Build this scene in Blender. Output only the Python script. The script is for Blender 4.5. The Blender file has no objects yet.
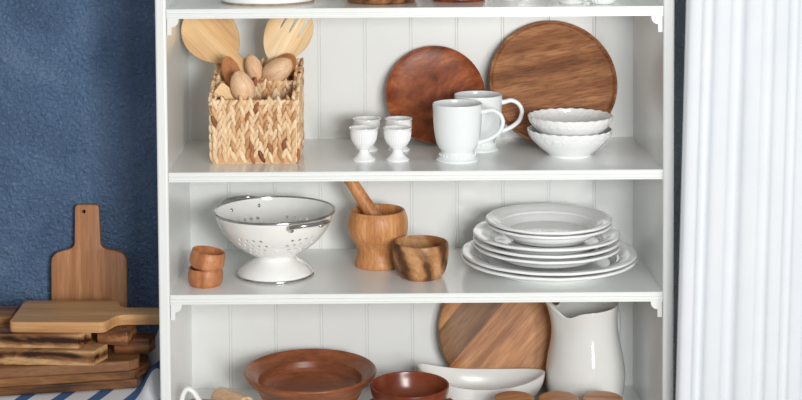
import bpy, bmesh, math, random
from mathutils import Vector, Matrix, noise
random.seed(7)
PI = math.pi
sc = bpy.context.scene
COL = sc.collection
R = math.radians

# ------------------------------------------------------------------ dimensions (metres)
HALF = .4            # inner half width of the shelving unit
SIDE = .018          # side panel thickness
BACK = .2929         # back panel plane
ZA, ZB, ZC, ZD = 1.5075, 1.2424, 1.0422, .7871   # shelf tops
WALL = .312
TABLE = .850

# ------------------------------------------------------------------ materials
def srgb(r, g, b):
    f = lambda c: (c/255/12.92) if c/255 <= .04045 else ((c/255+.055)/1.055)**2.4
    return (f(r), f(g), f(b), 1)

class NT:
    def __init__(s, name):
        s.m = bpy.data.materials.new(name); s.m.use_nodes = True
        s.t = s.m.node_tree; s.b = s.t.nodes['Principled BSDF']
    def n(s, typ, **kw):
        o = s.t.nodes.new(typ)
        for k, v in kw.items(): setattr(o, k, v)
        return o
    def l(s, a, b): s.t.links.new(a, b)
    def math(s, op, a, b=None):
        o = s.n('ShaderNodeMath', operation=op)
        for i, v in enumerate((a, b)):
            if v is None: continue
            if isinstance(v, (int, float)): o.inputs[i].default_value = v
            else: s.l(v, o.inputs[i])
        return o.outputs[0]
    def coords(s, rot=(0,0,0), scale=(1,1,1), rand=True):
        tc = s.n('ShaderNodeTexCoord'); v = tc.outputs['Object']
        if rand:
            oi = s.n('ShaderNodeObjectInfo')
            c = s.n('ShaderNodeCombineXYZ')
            r = s.math('MULTIPLY', oi.outputs['Random'], 9.0)
            for i in range(3): s.l(r, c.inputs[i])
        mp = s.n('ShaderNodeMapping'); mp.inputs['Rotation'].default_value = rot
        s.l(v, mp.inputs['Vector'])
        mp2 = s.n('ShaderNodeMapping'); mp2.inputs['Scale'].default_value = scale
        s.l(mp.outputs[0], mp2.inputs['Vector'])
        if not rand: return mp2.outputs[0], mp.outputs[0]
        ad = s.n('ShaderNodeVectorMath', operation='ADD')
        s.l(mp2.outputs[0], ad.inputs[0]); s.l(c.outputs[0], ad.inputs[1])
        return ad.outputs[0], mp.outputs[0]
    def noise(s, v, scale, detail=4, dist=0, rough=.55):
        o = s.n('ShaderNodeTexNoise'); o.inputs['Scale'].default_value = scale
        o.inputs['Detail'].default_value = detail; o.inputs['Distortion'].default_value = dist
        o.inputs['Roughness'].default_value = rough
        if v is not None: s.l(v, o.inputs['Vector'])
        return o.outputs[0]
    def ramp(s, f, stops):
        o = s.n('ShaderNodeValToRGB'); e = o.color_ramp.elements
        while len(e) < len(stops): e.new(.5)
        for i, (p, c) in enumerate(stops): e[i].position = p; e[i].color = c
        s.l(f, o.inputs[0]); return o.outputs[0]
    def mix(s, f, a, b, mode='MIX'):
        o = s.n('ShaderNodeMix', data_type='RGBA', blend_type=mode)
        for i, v in ((0, f), (6, a), (7, b)):
            if isinstance(v, (int, float)): o.inputs[i].default_value = v
            elif isinstance(v, tuple): o.inputs[i].default_value = v
            else: s.l(v, o.inputs[i])
        return o.outputs[2]
    def bump(s, h, strength, dist=.001):
        o = s.n('ShaderNodeBump'); o.inputs['Strength'].default_value = strength
        o.inputs['Distance'].default_value = dist
        s.l(h, o.inputs['Height']); s.l(o.outputs[0], s.b.inputs['Normal'])
    def set(s, **kw):
        for k, v in kw.items():
            k = {'base':'Base Color','rough':'Roughness','metal':'Metallic','spec':'Specular IOR Level','coat':'Coat Weight','coatr':'Coat Roughness','sheen':'Sheen Weight'}[k]
            if isinstance(v, (int, float, tuple)): s.b.inputs[k].default_value = v
            else: s.l(v, s.b.inputs[k])
        return s.m

def glaze(name, c, rough=.12, coat=.3):
    k = NT(name); v, _ = k.coords(scale=(1,1,1))
    f = k.noise(v, 14, 2)
    col = k.ramp(f, [(.3, tuple(x*.975 for x in c[:3])+(1,)), (.7, c)])
    return k.set(base=col, rough=rough, coat=coat, coatr=.05)

def paint(name, c, rough=.32):
    k = NT(name); v, _ = k.coords(rand=False)
    f = k.noise(v, 9, 3)
    col = k.ramp(f, [(.3, tuple(x*.975 for x in c[:3])+(1,)), (.7, c)])
    k.bump(k.noise(v, 420, 2), .08, .0004)
    return k.set(base=col, rough=rough)

def wood(name, dark, mid, light, rot=(0,0,0), stretch=(1,1,.09), scale=26, dist=1.2, fine=.35, rough=.42, plank=None, lo=.3, hi=.7, rings=0, plank_c=None, bands=None, spec=.4, ring_scale=1.):
    """straight or figured grain along local Z (before rot); plank = width of glued staves"""
    k = NT(name)
    v, raw = k.coords(rot=rot, scale=stretch)
    f = k.noise(v, scale, 5, dist)
    if rings:
        w = k.n('ShaderNodeTexWave', wave_type='BANDS', bands_direction='X')
        w.inputs['Scale'].default_value = scale*.55*ring_scale; w.inputs['Distortion'].default_value = 9*rings
        w.inputs['Detail'].default_value = 2.5; w.inputs['Detail Scale'].default_value = .7
        k.l(v, w.inputs['Vector'])
        f = k.math('ADD', k.math('MULTIPLY', f, 1-.3*min(rings, 1)), k.math('MULTIPLY', w.outputs[1], .3*min(rings, 1)))
    col = k.ramp(f, [(lo, dark), ((lo+hi)/2, mid), (hi, light)])
    if plank:
        sx = k.n('ShaderNodeSeparateXYZ'); k.l(raw, sx.inputs[0])
        fl = k.math('FLOOR', k.math('DIVIDE', k.math('ADD', sx.outputs[0], 5.013), plank))
        wn = k.n('ShaderNodeTexWhiteNoise', noise_dimensions='1D'); k.l(fl, wn.inputs['W'])
        pc = plank_c or ((.62,.56,.5,1), (1.0,1.0,1.0,1), (1.25,1.25,1.22,1))
        tone = k.ramp(wn.outputs[0], [(0, pc[0]), (.5, pc[1]), (1, pc[2])])
        col = k.mix(1, col, tone, 'MULTIPLY')
    if bands:
        sx = k.n('ShaderNodeSeparateXYZ'); k.l(raw, sx.inputs[0])
        f = k.math('ADD', k.math('MULTIPLY', sx.outputs[0], 4.0), .5)
        ro = k.n('ShaderNodeValToRGB'); ro.color_ramp.interpolation = 'CONSTANT'; e = ro.color_ramp.elements
        while len(e) < len(bands): e.new(.5)
        for q, (p, t) in enumerate(bands): e[q].position = p; e[q].color = (t, t*.97, t*.94, 1)
        k.l(f, ro.inputs[0]); col = k.mix(1, col, ro.outputs[0], 'MULTIPLY')
    g = k.noise(v, scale*9, 3, .3)
    gr = k.ramp(g, [(.35, (1-fine, 1-fine*1.15, 1-fine*1.3, 1)), (.6, (1,1,1,1))])
    col = k.mix(1, col, gr, 'MULTIPLY')
    k.bump(g, .12, .0005)
    return k.set(base=col, rough=rough, spec=spec)

M = {}
M['paint'] = paint('white_painted_wood', srgb(238,240,238), .18)
M['porcelain'] = glaze('white_porcelain', srgb(246,247,246))
M['cool_porcelain'] = glaze('cool_white_porcelain', srgb(238,243,243))
M['matt_white'] = glaze('matt_white_ceramic', srgb(236,236,233), .3, .1)
M['grey_porcelain'] = glaze('greyish_white_glaze', srgb(228,229,226), .1, .4)
M['enamel'] = glaze('white_enamel', srgb(246,246,243), .12, .4)
k = NT('unglazed_clay'); v, _ = k.coords(); M['unglazed'] = k.set(base=k.ramp(k.noise(v, 60), [(.3, srgb(150,128,105)), (.7, srgb(180,160,135))]), rough=.8)
k = NT('chrome'); v, _ = k.coords(); M['chrome'] = k.set(base=k.ramp(k.noise(v, 50), [(.3, (.50,.49,.48,1)), (.7, (.6,.6,.6,1))]), metal=1., rough=.16)
M['bamboo'] = wood('bamboo', srgb(214,170,118), srgb(238,203,152), srgb(248,221,178), stretch=(1,1,.05), scale=30, dist=.3, fine=.14, plank=.0115,
    plank_c=((.80,.75,.68,1),(1,1,1,1),(1.07,1.07,1.05,1)), rot=(0,0,0))
M['bamboo_turned'] = wood('turned_bamboo', srgb(176,112,64), srgb(212,148,94), srgb(228,172,120), stretch=(1,1,.06), scale=40, dist=.4, fine=.22, plank=.013,
    plank_c=((.86,.82,.78,1),(1,1,1,1),(1.08,1.08,1.06,1)))
M['spoon_pale'] = wood('pale_beech', srgb(222,176,134), srgb(236,196,156), srgb(244,212,178), stretch=(1,1,.12), scale=45, dist=.8, fine=.16, rings=.4)
M['spoon_red'] = wood('reddish_wood', srgb(164,104,60), srgb(192,130,82), srgb(210,152,104), stretch=(1,1,.1), scale=40, dist=.8, fine=.2)
M['red_wood'] = wood('figured_red_wood', srgb(92,38,14), srgb(152,76,36), srgb(194,112,62), rot=(0,0,R(62)), stretch=(1,.6,1), scale=15, dist=3.2, fine=.25, rough=.42, rings=.35, lo=.25, hi=.78)
M['oak_platter'] = wood('brown_platter_wood', srgb(112,66,36), srgb(162,106,66), srgb(196,142,98), rot=(0,0,R(80)), stretch=(1,.12,1), scale=34, dist=1.2, fine=.42, rings=.75, ring_scale=.35, lo=.22, hi=.78, rough=.5)
M['stave_board'] = wood('oiled_stave_wood', srgb(156,98,54), srgb(198,142,92), srgb(220,168,116), rot=(0,0,R(42)), stretch=(1,.09,1), scale=30, dist=.9, fine=.28, bands=[(0,.98),(.16,.42),(.38,.92),(.58,1.02),(.76,.9)], rough=.5)
M['cup_wood'] = wood('orange_turned_wood', srgb(166,104,64), srgb(194,128,84), srgb(210,148,102), stretch=(1,.5,.35), scale=26, dist=1.2, fine=.2, rings=.5)
M['olive_wood'] = wood('streaked_olive_wood', srgb(92,58,32), srgb(172,120,74), srgb(206,156,108), rot=(R(70),0,R(20)), stretch=(.8,.6,.35), scale=22, dist=1.4, fine=.25, rings=.45, lo=.34, hi=.60)
M['clay'] = wood('brown_clay', srgb(84,44,24), srgb(142,82,50), srgb(182,116,78), stretch=(.5,.5,2.2), scale=20, dist=.8, fine=.18, rough=.36, lo=.2, hi=.8)
M['red_clay'] = wood('red_brown_clay', srgb(100,42,20), srgb(136,64,36), srgb(154,80,48), stretch=(.5,.5,1.6), scale=16, dist=.6, fine=.14, rough=.26, lo=.2, hi=.8, spec=.6)
M['lid_wood'] = wood('lid_wood', srgb(176,114,72), srgb(208,148,102), srgb(224,170,124), rot=(0,0,R(72)), stretch=(1,.08,1), scale=60, dist=.6, fine=.25)
M['paddle'] = wood('reddish_paddle_wood', srgb(152,98,62), srgb(184,128,88), srgb(202,148,106), stretch=(1,1,.07), scale=30, dist=.8, fine=.16, plank=.042, plank_c=((.82,.8,.78,1),(1,1,1,1),(1.1,1.1,1.1,1)))
M['maple'] = wood('pale_maple', srgb(184,130,80), srgb(216,165,112), srgb(230,186,136), rot=(0,R(90),0), stretch=(1,1,.07), scale=28, dist=.6, fine=.16, plank=.06, plank_c=((.84,.8,.76,1),(1,1,1,1),(1.06,1.06,1.06,1)))
M['burnt'] = wood('burnt_grain_wood', srgb(52,28,12), srgb(146,98,60), srgb(204,162,114), rot=(0,R(90),0), stretch=(1,1,.3), scale=22, dist=2.2, fine=.25, rings=1.2, lo=.34, hi=.62)
M['burnt_red'] = wood('burnt_red_grain_wood', srgb(48,26,12), srgb(130,82,48), srgb(180,126,82), rot=(0,R(90),0), stretch=(1,1,.16), scale=34, dist=1.2, fine=.3, rings=.8, lo=.25, hi=.7)
M['dull_board'] = wood('dull_brown_wood', srgb(104,66,38), srgb(142,98,64), srgb(162,118,82), rot=(0,R(90),0), stretch=(1,1,.05), scale=40, dist=.6, fine=.22)
M['dark_board'] = wood('scorched_brown_wood', srgb(62,36,16), srgb(128,84,46), srgb(172,120,74), rot=(0,R(90),0), stretch=(1,1,.12), scale=26, dist=1., fine=.25, lo=.28, hi=.68)
M['table'] = wood('table_wood', srgb(90,60,36), srgb(120,84,54), srgb(140,100,66), rot=(0,R(90),0), stretch=(1,1,.05), scale=20)

k = NT('woven_water_hyacinth')          # wicker strands, each its own tone
g = k.n('ShaderNodeNewGeometry')
c1 = k.ramp(g.outputs['Random Per Island'], [(0, srgb(118,66,38)), (.06, srgb(176,116,74)), (.16, srgb(214,168,122)), (.35, srgb(236,204,162)), (.75, srgb(246,222,186)), (.9, srgb(228,190,146)), (1, srgb(190,138,94))])
v, _ = k.coords(scale=(1,1,.2)); nf = k.noise(v, 260, 3)
c2 = k.mix(1, c1, k.ramp(nf, [(.3, (.78,.72,.66,1)), (.6, (1,1,1,1))]), 'MULTIPLY')
k.bump(nf, .3, .0006); M['wicker'] = k.set(base=c2, rough=.6)

k = NT('blue_stucco')                    # trowelled blue plaster, slate towards the curtain, its colour lightened to offset the shade there
v, raw = k.coords(rand=False)
n1 = k.noise(v, 6, 4, .4); n2 = k.noise(v, 150, 5, .6, .6); n3 = k.noise(v, 60, 3, .5)
blue = k.ramp(n1, [(.25, srgb(78,106,142)), (.55, srgb(104,133,170)), (.8, srgb(132,158,188))])
blue = k.mix(k.ramp(n2, [(.5, (0,0,0,1)), (.75, (.35,.35,.35,1))]), blue, srgb(132,154,182))
lifted_slate = k.ramp(n1, [(.3, srgb(138,150,156)), (.7, srgb(168,180,184))])
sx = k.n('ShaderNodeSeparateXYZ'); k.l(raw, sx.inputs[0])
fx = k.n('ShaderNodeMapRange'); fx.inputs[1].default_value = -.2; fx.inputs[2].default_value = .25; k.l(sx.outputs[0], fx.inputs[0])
hgt = k.math('ADD', n2, k.math('MULTIPLY', n3, .8))
k.bump(hgt, 1.0, .012)
M['stucco'] = k.set(base=k.mix(fx.outputs[0], blue, lifted_slate), rough=.28, spec=.6)

k = NT('white_curtain_cloth'); v, _ = k.coords(rand=False)
wv = k.noise(v, 900, 2)
col = k.ramp(k.noise(v, 12, 2), [(.3, srgb(236,241,246)), (.7, srgb(241,245,249))])
k.bump(wv, .1, .0003)
k.set(base=col, rough=.85, spec=.15)
tl = k.n('ShaderNodeBsdfTranslucent'); tl.inputs[0].default_value = (.85,.87,.92,1)
mx = k.n('ShaderNodeMixShader'); mx.inputs[0].default_value = .22
out = k.t.nodes['Material Output']
k.l(k.b.outputs[0], mx.inputs[1]); k.l(tl.outputs[0], mx.inputs[2]); k.l(mx.outputs[0], out.inputs[0])
M['curtain'] = k.m

k = NT('blue_striped_cotton'); v, raw = k.coords(rot=(0,0,R(17)), rand=False)
sx = k.n('ShaderNodeSeparateXYZ'); k.l(raw, sx.inputs[0])
fr = k.math('FRACT', k.math('DIVIDE', k.math('ADD', sx.outputs[0], 5.001), .058))
st = k.math('LESS_THAN', fr, .36)
wv = k.noise(v, 700, 2)
k.bump(wv, .2, .0004)
M['cotton'] = k.set(base=k.mix(st, srgb(236,238,240), srgb(82,112,158)), rough=.9, spec=.15)
k = NT('pale_floor'); v, _ = k.coords(rand=False); M['floor'] = k.set(base=k.ramp(k.noise(v, 5), [(.3, srgb(170,150,128)), (.7, srgb(190,172,150))]), rough=.5)
k = NT('mottled_matt_grey'); v, _ = k.coords(); M['grey_cloth'] = k.set(base=k.ramp(k.noise(v, 90), [(.3, srgb(150,150,150)), (.7, srgb(186,186,186))]), rough=.9)  # plain mottled grey, not assigned to any object

# ------------------------------------------------------------------ object helpers
def empty(name, loc, label, cat, group=None, rot=(0,0,0)):
    o = bpy.data.objects.new(name, None); o.empty_display_size = .02
    COL.objects.link(o); o.location = loc; o.rotation_euler = rot
    return tag(o, label, cat, group)

def tag(o, label=None, cat=None, group=None, kind=None):
    if label: o['label'] = label
    if cat: o['category'] = cat
    if group: o['group'] = group
    if kind: o['kind'] = kind
    return o

def obj(name, bm, mat, parent=None, loc=(0,0,0), rot=(0,0,0), smooth=True, sharp=40, bevel=0, seg=2, label=None, recalc=True):
    if recalc: bmesh.ops.recalc_face_normals(bm, faces=bm.faces)
    me = bpy.data.meshes.new(name); bm.to_mesh(me); bm.free()
    me.materials.append(M[mat] if isinstance(mat, str) else mat)
    if smooth:
        for p in me.polygons: p.use_smooth = True
        me.set_sharp_from_angle(angle=R(sharp))
    o = bpy.data.objects.new(name, me); COL.objects.link(o)
    o.location = loc; o.rotation_euler = rot
    if parent: o.parent = parent
    if label: o['label'] = label
    if bevel:
        b = o.modifiers.new('bevel', 'BEVEL'); b.width = bevel; b.segments = seg; b.limit_method = 'ANGLE'; b.angle_limit = R(35)
    return o

def copy_tree(o, loc, label, parent=None, rotz=None):
    c = o.copy(); COL.objects.link(c)
    if parent: c.parent = parent
    else:
        c.location = loc; c['label'] = label
        if rotz is not None: c.rotation_euler = (0,0,rotz)
    for ch in list(o.children): copy_tree(ch, None, None, c)
    return c

def box(bm, x0, x1, y0, y1, z0, z1):
    v = [bm.verts.new((x, y, z)) for x in (x0, x1) for y in (y0, y1) for z in (z0, z1)]
    for f in ((0,1,3,2),(4,6,7,5),(0,4,5,1),(2,3,7,6),(0,2,6,4),(1,5,7,3)): bm.faces.new([v[i] for i in f])
    return bm

def BM(): return bmesh.new()
def bx(*a): return box(BM(), *a)

def spline(pts, n=5):
    """Catmull-Rom through points; a point given as (r, z, 1) is a hard corner"""
    out = []; P = [p[:2] for p in pts]
    hard = [len(p) > 2 for p in pts]
    for i in range(len(P)-1):
        p1, p2 = Vector(P[i]), Vector(P[i+1])
        p0 = Vector(P[i-1]) if i > 0 and not hard[i] else p1 - (p2-p1)*.5
        p3 = Vector(P[i+2]) if i+2 < len(P) and not hard[i+1] else p2 + (p2-p1)*.5
        for k in range(n):
            t = k/n
            q = .5*((2*p1) + (p2-p0)*t + (2*p0-5*p1+4*p2-p3)*t*t + (3*p1-p0-3*p2+p3)*t**3)
            out.append((max(q.x, 0), q.y))
    out.append(tuple(P[-1])); return out

def lathe(prof, seg=72, fn=None, bm=None, close=True):
    """revolve (r, z) about Z; fn(r, z, angle) -> (r, z) gives scallops and relief"""
    bm = bm or BM(); rings = []
    for (r, z) in prof:
        if r < 1e-6:
            rings.append([bm.verts.new((0, 0, z))]); continue
        ring = []
        for i in range(seg):
            a = 2*PI*i/seg
            rr, zz = fn(r, z, a) if fn else (r, z)
            ring.append(bm.verts.new((rr*math.cos(a), rr*math.sin(a), zz)))
        rings.append(ring)
    for a, b in zip(rings, rings[1:]):
        if len(a) == 1 and len(b) == 1: continue
        for i in range(seg):
            j = (i+1) % seg
            if len(a) == 1: bm.faces.new((a[0], b[i], b[j]))
            elif len(b) == 1: bm.faces.new((a[i], a[j], b[0]))
            else: bm.faces.new((a[i], a[j], b[j], b[i]))
    return bm

def tube(pts, rad, seg=12, bm=None, flat=1., closed=False):
    """sweep a circle (flattened by flat along the frame's second axis) along points; rad number or list"""
    bm = bm or BM(); P = [Vector(p) for p in pts]; n = len(P)
    rad = rad if isinstance(rad, (list, tuple)) else [rad]*n
    T = []
    for i in range(n):
        if closed: t = P[(i+1) % n]-P[i-1]
        else: t = P[min(i+1, n-1)]-P[max(i-1, 0)]
        T.append(t.normalized())
    u = T[0].orthogonal().normalized(); rings = []
    if abs(T[0].dot(Vector((0,1,0)))) < .95: u = (Vector((0,1,0)) - T[0]*T[0].dot(Vector((0,1,0)))).normalized()
    for i in range(n):
        u = (u - T[i]*u.dot(T[i])).normalized(); w = T[i].cross(u)
        rings.append([bm.verts.new(P[i] + (w*math.cos(2*PI*k/seg) + u*flat*math.sin(2*PI*k/seg))*rad[i]) for k in range(seg)])
    for i in range(n if closed else n-1):
        a, b = rings[i], rings[(i+1) % n]
        for k in range(seg): bm.faces.new((a[k], a[(k+1) % seg], b[(k+1) % seg], b[k]))
    if not closed:
        bm.faces.new(rings[0][::-1]); bm.faces.new(rings[-1])
    return bm

def smooth_path(pts, n=8):
    P = [Vector(p) for p in pts]; out = []
    for i in range(len(P)-1):
        p1, p2 = P[i], P[i+1]
        p0 = P[i-1] if i else p1*2-p2
        p3 = P[i+2] if i+2 < len(P) else p2*2-p1
        for k in range(n):
            t = k/n
            out.append(.5*((2*p1) + (p2-p0)*t + (2*p0-5*p1+4*p2-p3)*t*t + (3*p1-p0-3*p2+p3)*t**3))
    out.append(P[-1]); return out

def prism(pts, d0, d1, plane='xz', bm=None):
    """outline in a plane extruded along the third axis"""
    bm = bm or BM()
    m = {'xz': lambda a, b, d: (a, d, b), 'xy': lambda a, b, d: (a, b, d), 'yz': lambda a, b, d: (d, a, b)}[plane]
    A = [bm.verts.new(m(a, b, d0)) for a, b in pts]; B = [bm.verts.new(m(a, b, d1)) for a, b in pts]
    bm.faces.new(A); bm.faces.new(B[::-1]); n = len(pts)
    for i in range(n): bm.faces.new((A[i], B[i], B[(i+1) % n], A[(i+1) % n]))
    return bm

def round_poly(pts, rad, n=6):
    """round the corners of an outline; rad per corner or one for all"""
    out = []; N = len(pts)
    for i in range(N):
        r = rad[i] if isinstance(rad, (list, tuple)) else rad
        p = Vector(pts[i]); a = Vector(pts[i-1]); b = Vector(pts[(i+1) % N])
        if r < 1e-5: out.append(tuple(p)); continue
        da, db = (a-p), (b-p); la, lb = da.length, db.length
        da.normalize(); db.normalize(); ang = da.angle(db)
        d = min(r/math.tan(ang/2), la*.48, lb*.48)
        s, e = p+da*d, p+db*d
        for k in range(n+1):
            t = k/n; q = s*(1-t)**2 + p*2*t*(1-t) + e*t*t; out.append((q.x, q.y))
    return out

def sphere(bm, c, r, seg=10, rings=6, scale=(1,1,1), mat=None):
    m = Matrix.Translation(c) @ (mat or Matrix()) @ Matrix.Diagonal((r*scale[0], r*scale[1], r*scale[2], 1))
    top = bm.verts.new(m @ Vector((0,0,1))); bot = bm.verts.new(m @ Vector((0,0,-1))); rows = []
    for a in range(1, rings):
        st, ct = math.sin(PI*a/rings), math.cos(PI*a/rings)
        rows.append([bm.verts.new(m @ Vector((st*math.cos(2*PI*k/seg), st*math.sin(2*PI*k/seg), ct))) for k in range(seg)])
    for k in range(seg):
        q = (k+1) % seg
        bm.faces.new((top, rows[0][k], rows[0][q])); bm.faces.new((bot, rows[-1][q], rows[-1][k]))
        for a, b in zip(rows, rows[1:]): bm.faces.new((a[k], b[k], b[q], a[q]))

def struct(o): o['kind'] = 'structure'; return o

# ------------------------------------------------------------------ room
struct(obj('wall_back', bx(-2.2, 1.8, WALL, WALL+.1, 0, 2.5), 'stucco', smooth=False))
struct(obj('floor', bx(-2.2, 1.8, -3.2, WALL+.1, -.06, 0), 'floor', smooth=False))

# ------------------------------------------------------------------ shelving unit
TOP = 1.80
unit = empty('shelving_unit', (0,0,0), 'tall white painted shelving unit holding the crockery and woodware', 'shelving unit')
for s in (-1, 1):
    x0, x1 = sorted((s*HALF, s*(HALF+SIDE)))
    obj('side_panel', bx(x0, x1, .001, BACK+.012, 0, TOP), 'paint', unit, bevel=.0035, seg=3)
# beadboard back: planks with a double-lined groove
def beadboard():
    bm = BM(); ys = []
    def add(x, y): ys.append((x, y))
    add(-HALF-.002, BACK)
    for kx in range(-4, 5):
        g = kx*.0825
        for dx, dy in ((-.003,0),(-.0022,.0018),(-.0014,.0003),(.0014,.0003),(.0022,.0018),(.003,0)): add(g+dx, BACK+dy)
    add(HALF+.002, BACK)
    lo = [bm.verts.new((x, y, .02)) for x, y in ys]; hi = [bm.verts.new((x, y, TOP-.01)) for x, y in ys]
    lb = [bm.verts.new((x, BACK+.01, .02)) for x, y in ys]; hb = [bm.verts.new((x, BACK+.01, TOP-.01)) for x, y in ys]
    n = len(ys)
    for i in range(n-1):
        bm.faces.new((lo[i], lo[i+1], hi[i+1], hi[i])); bm.faces.new((lb[i+1], lb[i], hb[i], hb[i+1]))
        bm.faces.new((lo[i+1], lo[i], lb[i], lb[i+1])); bm.faces.new((hi[i], hi[i+1], hb[i+1], hb[i]))
    bm.faces.new((lo[0], hi[0], hb[0], lb[0])); bm.faces.new((lo[-1], lb[-1], hb[-1], hi[-1]))
    return bm
obj('back_panel', beadboard(), 'paint', unit, smooth=False)
def trim_profile(zt):
    # (y, z) section of the moulded front strip
    return [(.012, zt), (.001, zt), (0, zt-.001), (0, zt-.0046), (.0028, zt-.0052), (.0028, zt-.0068), (.0004, zt-.0074), (.0004, zt-.0108),
            (.0028, zt-.0114), (.0028, zt-.0126), (.0006, zt-.013), (.0006, zt-.0158), (.012, zt-.0158)]
for zt in (ZA, ZB, ZC, ZD, .42, .09):
    sh = obj('shelf', bx(-HALF, HALF, .012, BACK, zt-.0158, zt), 'paint', unit, smooth=False)
    obj('shelf_trim', prism(trim_profile(zt), -HALF+.0006, HALF-.0006, 'yz'), 'paint', sh, smooth=False)
obj('top_panel', bx(-HALF-.03, HALF+.03, -.02, BACK+.012, TOP, TOP+.022), 'paint', unit, bevel=.004)
def corbel(s, zt):
    z = zt-.0158
    p = [(0,z), (.0182,z), (.0182,z-.002)]
    for i in range(10):                                 # quarter-round belly above a short leg
        a = i/9*PI/2
        p.append((.0072+.011*math.cos(a), z-.0025-.0115*math.sin(a)))
    p += [(.0072, z-.0268), (0, z-.0268)]
    pts = [(s*(-HALF+.001+a), b) for a, b in p]
    return prism(pts if s > 0 else pts[::-1], .004, .019, 'xz')
for zt in (ZA, ZC):
    for s in (1, -1): obj('bracket', corbel(s, zt), 'paint', unit, smooth=False, bevel=.0005, seg=1)

# ------------------------------------------------------------------ things on the top shelf (only their bases reach the photo)
d = empty('serving_bowl', (-.244,.120,ZA), 'wide white serving bowl on top shelf, its foot edged in brown', 'bowl')
obj('bowl_body', lathe(spline([(0,.006),(.066,.006,1),(.07,.003,1),(.078,.0035,1),(.079,.006,1),(.079,.012),(.09,.026),(.104,.046),(.108,.056,1),(.1045,.056,1),(.1,.046),(.085,.026),(.06,.014),(0,.012)])), 'porcelain', d)
obj('foot_ring', lathe([(.0665,.0055),(.0665,0),(.0775,0),(.0782,.0036),(.07,.0036)]), 'unglazed', d)
d = obj('wooden_bowl', lathe(spline([(0,0),(.054,0,1),(.059,.004),(.066,.02),(.07,.04),(.068,.06,1),(.064,.06,1),(.064,.04),(.055,.018),(0,.012)])), 'olive_wood', loc=(-.0535,.110,ZA), rot=(0,0,1))
tag(d, 'streaky pale and brown wooden bowl on the top shelf', 'bowl')
d = obj('wooden_cup', lathe(spline([(0,0),(.043,0,1),(.045,.004),(.04,.016),(.046,.035),(.05,.06),(.046,.08,1),(.042,.08,1),(.04,.06),(.03,.03),(0,.024)])), 'red_wood', loc=(.0775,.125,ZA))
tag(d, 'dark red wooden footed cup on the top shelf', 'cup')

# ------------------------------------------------------------------ porcelain
def eggcup_fn(r, z, a):
    if r > .019 and .034 < z < .05: r += .00035*math.cos(a*34)
    return r, z
def eggcup(loc, label):
    t = empty('egg_cup', loc, label, 'egg cup', 'white footed egg cups')
    obj('cup', lathe(spline([(.0085,.019),(.013,.0225),(.0195,.031),(.0222,.042),(.0232,.052),(.0246,.0545,1),(.0244,.0556,1),(.0222,.0545,1),(.0208,.042),(.017,.03),(.008,.0245),(0,.0235)], 6), 102, eggcup_fn), 'porcelain', t)
    obj('foot', lathe(spline([(0,.0025),(.0165,.001,1),(.019,0,1),(.0198,.0012),(.0192,.0032),(.0135,.008),(.0088,.0145),(.009,.0205)], 6)), 'porcelain', t)
    return t
e0 = eggcup((-.084,.093,ZB), 'footed white egg cup in the front row, nearest the wicker basket')
copy_tree(e0, (-.0275,.091,ZB), 'footed white egg cup in the front row, nearest the mugs')
copy_tree(e0, (-.079,.183,ZB), 'white egg cup in the back row, on the wicker basket side')
copy_tree(e0, (-.0245,.181,ZB), 'white egg cup in the back row, in front of the red dish')

copy_tree(e0, (.2585,.058,ZA), 'white egg cup on the top shelf, next to the small ribbed pot')
copy_tree(e0, (.1665,.135,ZA), 'white egg cup on the top shelf, set back towards the red wooden cup')
tag(obj('ribbed_pot', lathe(spline([(0,0),(.0172,0,1),(.0195,.002),(.025,.012),(.028,.026),(.027,.04),(.0255,.046,1),(.0235,.046,1),(.0245,.036),(.023,.016),(0,.005)], 6), 120, lambda r, z, a: (r*(1+(.022*math.cos(a*22) if r > .018 else 0)), z)), 'porcelain', loc=(.3085,.050,ZA)),
    'small white ribbed pot on the top shelf, nearest the side panel', 'pot')

def mug(loc, label, rotz):
    t = empty('mug', loc, label, 'mug', 'white footed mugs', (0,0,rotz))
    obj('mug_body', lathe(spline([(0,.014),(.024,.0145),(.0285,.018),(.0345,.028),(.0385,.045),(.0405,.065),(.0413,.085),(.0418,.0945),(.0412,.0963),(.0398,.0955),(.0388,.085),(.038,.065),(.0355,.042),(.03,.026),(.018,.019),(0,.018)], 6), 96), 'cool_porcelain', t)
    ft = obj('foot', lathe(spline([(0,.003),(.032,.001,1),(.0345,0,1),(.036,.0014),(.0358,.0036),(.0325,.0066),(.0288,.0128),(.0272,.0185),(.028,.0215)], 6), 96,
        lambda r, z, a: (r*(1+(.012*abs(math.cos(a*12)) if z < .005 and r > .03 else 0)), z)), 'cool_porcelain', t)
    bm = BM()
    for i in range(26):
        a = 2*PI*i/26; sphere(bm, (.0300*math.cos(a), .0300*math.sin(a), .0112), .0014, 8, 6)
    obj('bead_ring', bm, 'cool_porcelain', ft)
    path = smooth_path([(.0385,0,.0815),(.046,0,.0832),(.058,0,.0855),(.07,0,.079),(.0755,0,.066),(.071,0,.051),(.06,0,.041),(.047,0,.0345),(.0345,0,.0305)], 7)
    n = len(path); rad = [.0046-.0009*math.sin(PI*i/(n-1)) for i in range(n)]
    rad[0] = rad[1] = .0062; rad[-1] = rad[-2] = .0056
    obj('handle', tube(path, rad, 14, flat=1.25), 'cool_porcelain', t)
    return t
m0 = mug((.0725,.086,ZB), 'white footed mug in front of the red round dish, nearer the shelf edge', R(-6))
copy_tree(m0, (.1135,.180,ZB), 'white footed mug standing behind the other, before the brown platter', rotz=R(0))

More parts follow.
